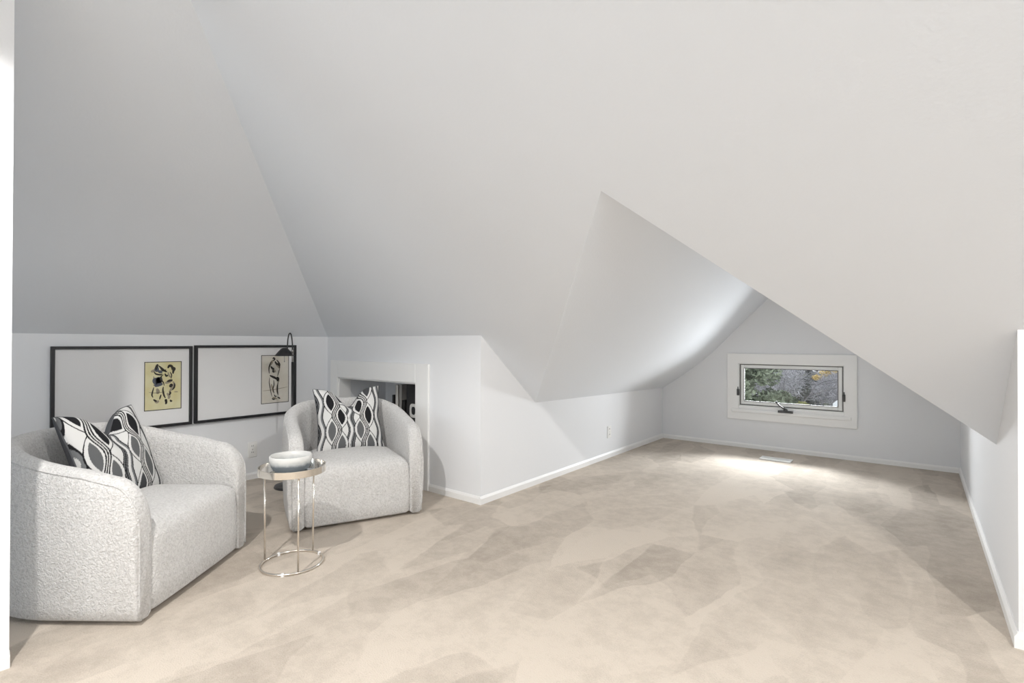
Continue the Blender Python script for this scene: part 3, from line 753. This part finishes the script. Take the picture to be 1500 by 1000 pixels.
# ------------------------------------------------------------------ outside the gable window
GZ = -3.2
gr = mat('lawn', (.10, .12, .06), .95); add_bump(gr, 8, .4, .05)
o = MB().box(-60, 60, YW + 1.5, 90, GZ - .1, GZ).build('ground', gr); struct(o)
def leaf_mat(name, c0, c1):
    mt = mat(name, c0, .7)
    tc = N(mt, 'ShaderNodeTexCoord'); t = N(mt, 'ShaderNodeTexNoise'); t.inputs['Scale'].default_value = 2.2; t.inputs['Detail'].default_value = 4
    L(mt, tc.outputs['Object'], t.inputs['Vector'])
    cr = N(mt, 'ShaderNodeValToRGB'); cr.color_ramp.elements[0].position = .38; cr.color_ramp.elements[1].position = .62
    cr.color_ramp.elements[0].color = (*c0, 1); cr.color_ramp.elements[1].color = (*c1, 1)
    L(mt, t.outputs['Fac'], cr.inputs['Fac']); L(mt, cr.outputs['Color'], BS(mt).inputs['Base Color'])
    return mt
M['ever'] = leaf_mat('evergreen_leaf', (.10, .125, .085), (.26, .30, .21))
M['gold'] = leaf_mat('golden_leaf', (.50, .36, .12), (.68, .52, .22))
M['olive'] = leaf_mat('olive_leaf', (.26, .27, .10), (.46, .46, .22))
M['bark'] = leaf_mat('grey_bark', (.17, .165, .18), (.42, .40, .42))
M['far'] = leaf_mat('far_leaf', (.10, .11, .11), (.26, .27, .27))
M['bark2'] = mat('brown_bark', (.10, .08, .065), .9)
def leaves(rng, clumps, n, size, name, matl, parent):
    vv = []; ff = []
    for cx_, cy_, cz_, rx, ry, rz_ in clumps:
        for _ in range(n):
            d_ = Vector((rng.gauss(0, 1), rng.gauss(0, 1), rng.gauss(0, 1))).normalized() * (rng.random() ** .4)
            p = Vector((cx_ + d_.x * rx, cy_ + d_.y * ry, cz_ + d_.z * rz_))
            a = Vector((rng.gauss(0, 1), rng.gauss(0, 1), rng.gauss(0, 1))).normalized(); b = a.orthogonal().normalized()
            s = size * rng.uniform(.6, 1.4); k = len(vv)
            vv += [p - a * s, p + b * s * .45, p + a * s, p - b * s * .45]; ff.append((k, k + 1, k + 2, k + 3))
    o = mesh_obj(name, vv, ff, matl, parent); o['kind'] = 'stuff'
    return o
def branches(rng, b, p, dirn, length, rad, depth):
    pts = [p]; d_ = dirn.normalized(); q = p
    for i in range(4):
        d_ = (d_ + Vector((rng.gauss(0, .14), rng.gauss(0, .14), rng.gauss(.03, .08)))).normalized(); q = q + d_ * length / 4; pts.append(q)
    b.tube(pts, [rad, rad * .88, rad * .76, rad * .64, rad * .5], 5 if depth > 2 else 3)
    if depth == 0: return
    for k in range(rng.choice((3, 4)) if depth > 1 else 4):
        i = rng.choice((2, 3, 4, 4)); t = d_.orthogonal().normalized(); ang = rng.uniform(0, 6.28)
        t = Matrix.Rotation(ang, 3, d_) @ t
        branches(rng, b, pts[i], d_ * .75 + t * rng.uniform(.5, .95), length * rng.uniform(.58, .78), rad * .52, depth - 1)
def evergreen(x, y, rx, rz_, zc, seed, label, n=5200, ls=.09, lm='ever', name='evergreen_tree'):
    rng = random.Random(seed); e = empty(name, (x, y, GZ))
    b = MB(); b.tube([(0, 0, 0), (.03, 0, zc), (0, 0, zc + rz_ * .8)], [.12, .08, .03], 7); b.build('trunk', M['bark2'], e)
    cl = []
    for i in range(80):
        t = rng.uniform(-1, 1); a = rng.uniform(0, 6.28); r = rx * math.sqrt(max(.05, 1 - t * t)) * rng.uniform(.35, 1.0)
        cl.append((r * math.cos(a), r * math.sin(a), zc + t * rz_, rx * .36, rx * .36, rz_ * .16))
    leaves(rng, cl, n // 80, ls, 'foliage', M[lm], e)
    return tag(e, label, 'tree', 'trees outside the window')
def thicket(x, y, r, zc, seed, label, n=2600):
    """bare grey tree: stem, forking limbs and a haze of fine twigs"""
    rng = random.Random(seed); e = empty('bare_tree', (x, y, GZ))
    b = MB(); branches(rng, b, Vector((0, 0, 0)), Vector((rng.gauss(0, .06), 0, 1)), zc * .62, .055, 4)
    b.build('trunk_and_branches', M['bark'], e)
    vv = []; ff = []
    for _ in range(n):
        d_ = Vector((rng.gauss(0, 1), rng.gauss(0, 1), rng.gauss(0, 1))).normalized() * (rng.random() ** .45)
        p = Vector((d_.x * r, d_.y * r, zc + d_.z * r * .85))
        a = (d_ * .7 + Vector((rng.gauss(0, .6), rng.gauss(0, .6), rng.gauss(.3, .6)))).normalized(); c1 = a.orthogonal().normalized(); c2 = a.cross(c1)
        l = rng.uniform(.10, .34); wd = rng.uniform(.004, .011); k = len(vv)
        vv += [p + c1 * wd, p - c1 * wd * .5 + c2 * wd * .8, p - c1 * wd * .5 - c2 * wd * .8, p + a * l]
        ff += [(k, k + 1, k + 3), (k + 1, k + 2, k + 3), (k + 2, k, k + 3)]
    mesh_obj('twigs', vv, ff, M['twig' + str(seed % 2)], e)['kind'] = 'stuff'
    return tag(e, label, 'tree', 'trees outside the window')
M['twig0'] = leaf_mat('pale_twig', (.34, .33, .36), (.66, .65, .69)); M['twig1'] = leaf_mat('grey_twig', (.20, .195, .22), (.52, .51, .55))
evergreen(-3.35, 13.2, .95, 1.9, 3.4, 3, 'broad dark evergreen tree close outside the window', n=42000, ls=.055)
evergreen(-2.95, 15.2, .62, .62, 2.42, 8, 'low dark evergreen shrub under the bare branches', n=14000, ls=.05)
evergreen(-6.6, 19.5, 1.7, 3.2, 3.4, 4, 'tall dark evergreen tree behind the broad one', n=9000, ls=.08)
evergreen(-2.55, 16.2, .24, .30, 2.45, 9, 'small yellow green shrub below the bare branches', n=2200, ls=.035, lm='olive', name='shrub')
thicket(-3.45, 17.0, .9, 3.35, 12, 'pale bare tree with a haze of twigs beside the evergreen', n=3000)
thicket(-2.0, 20.2, .85, 2.75, 23, 'grey bare tree standing before the golden leaved one', n=2600)
thicket(-4.6, 22.5, 1.2, 3.2, 6, 'pale bare tree farther back behind the evergreen', n=2400)
thicket(-2.9, 29.0, 1.3, 2.6, 31, 'grey bare tree far behind the golden leaved one', n=2400)
gt = empty('autumn_tree', (-2.45, 24.6, GZ)); tag(gt, 'golden leaved autumn tree above the pale roof', 'tree', 'trees outside the window')
_r = random.Random(77); b = MB(); branches(_r, b, Vector((0, 0, 0)), Vector((0, 0, 1)), 2.3, .06, 3); b.build('trunk_and_branches', M['bark'], gt)
leaves(_r, [(-.30, 0, 3.36, .26, .3, .22), (-.55, .1, 3.2, .22, .3, .16), (-.85, 0, 3.0, .2, .2, .12)], 150, .045, 'foliage', M['gold'], gt)
for i, (x, y, lb) in enumerate(((-11, 33, 'distant rounded tree left of the tall evergreen'), (-8.2, 37.5, 'distant rounded tree behind the tall evergreen'), (-5.4, 33, 'distant rounded tree behind the pale bare tree'), (-2.8, 37.5, 'distant rounded tree behind the golden leaved one'), (0, 33, 'distant rounded tree behind the neighbouring house'))):
    evergreen(x, y, 1.75, 2.2, 2.3, 60 + i, lb, n=6000, ls=.12, lm='far', name='distant_tree')
# neighbouring house: blue-grey gable with white rakes
hs = empty('neighbour_house', (.42, 14.0, GZ)); tag(hs, 'neighbouring blue grey house with a pale roof edge beyond the window', 'house')
MB().prism([(-1.75, 0, 0), (1.75, 0, 0), (1.75, 0, 2.95), (0, 0, 4.35), (-1.75, 0, 2.95)], (0, 1.3, 0)).build('house_wall', mat('house_wall', (.30, .36, .42), .8), hs)
for sg in (-1, 1):
    MB().prism([(sg * 1.96, -.15, 2.90), (0, -.15, 4.46), (0, -.15, 4.62), (sg * 1.96, -.15, 3.03)], (0, 1.55, 0)).build('roof_slope', mat('pale_roof', (.80, .82, .85), .6), hs)
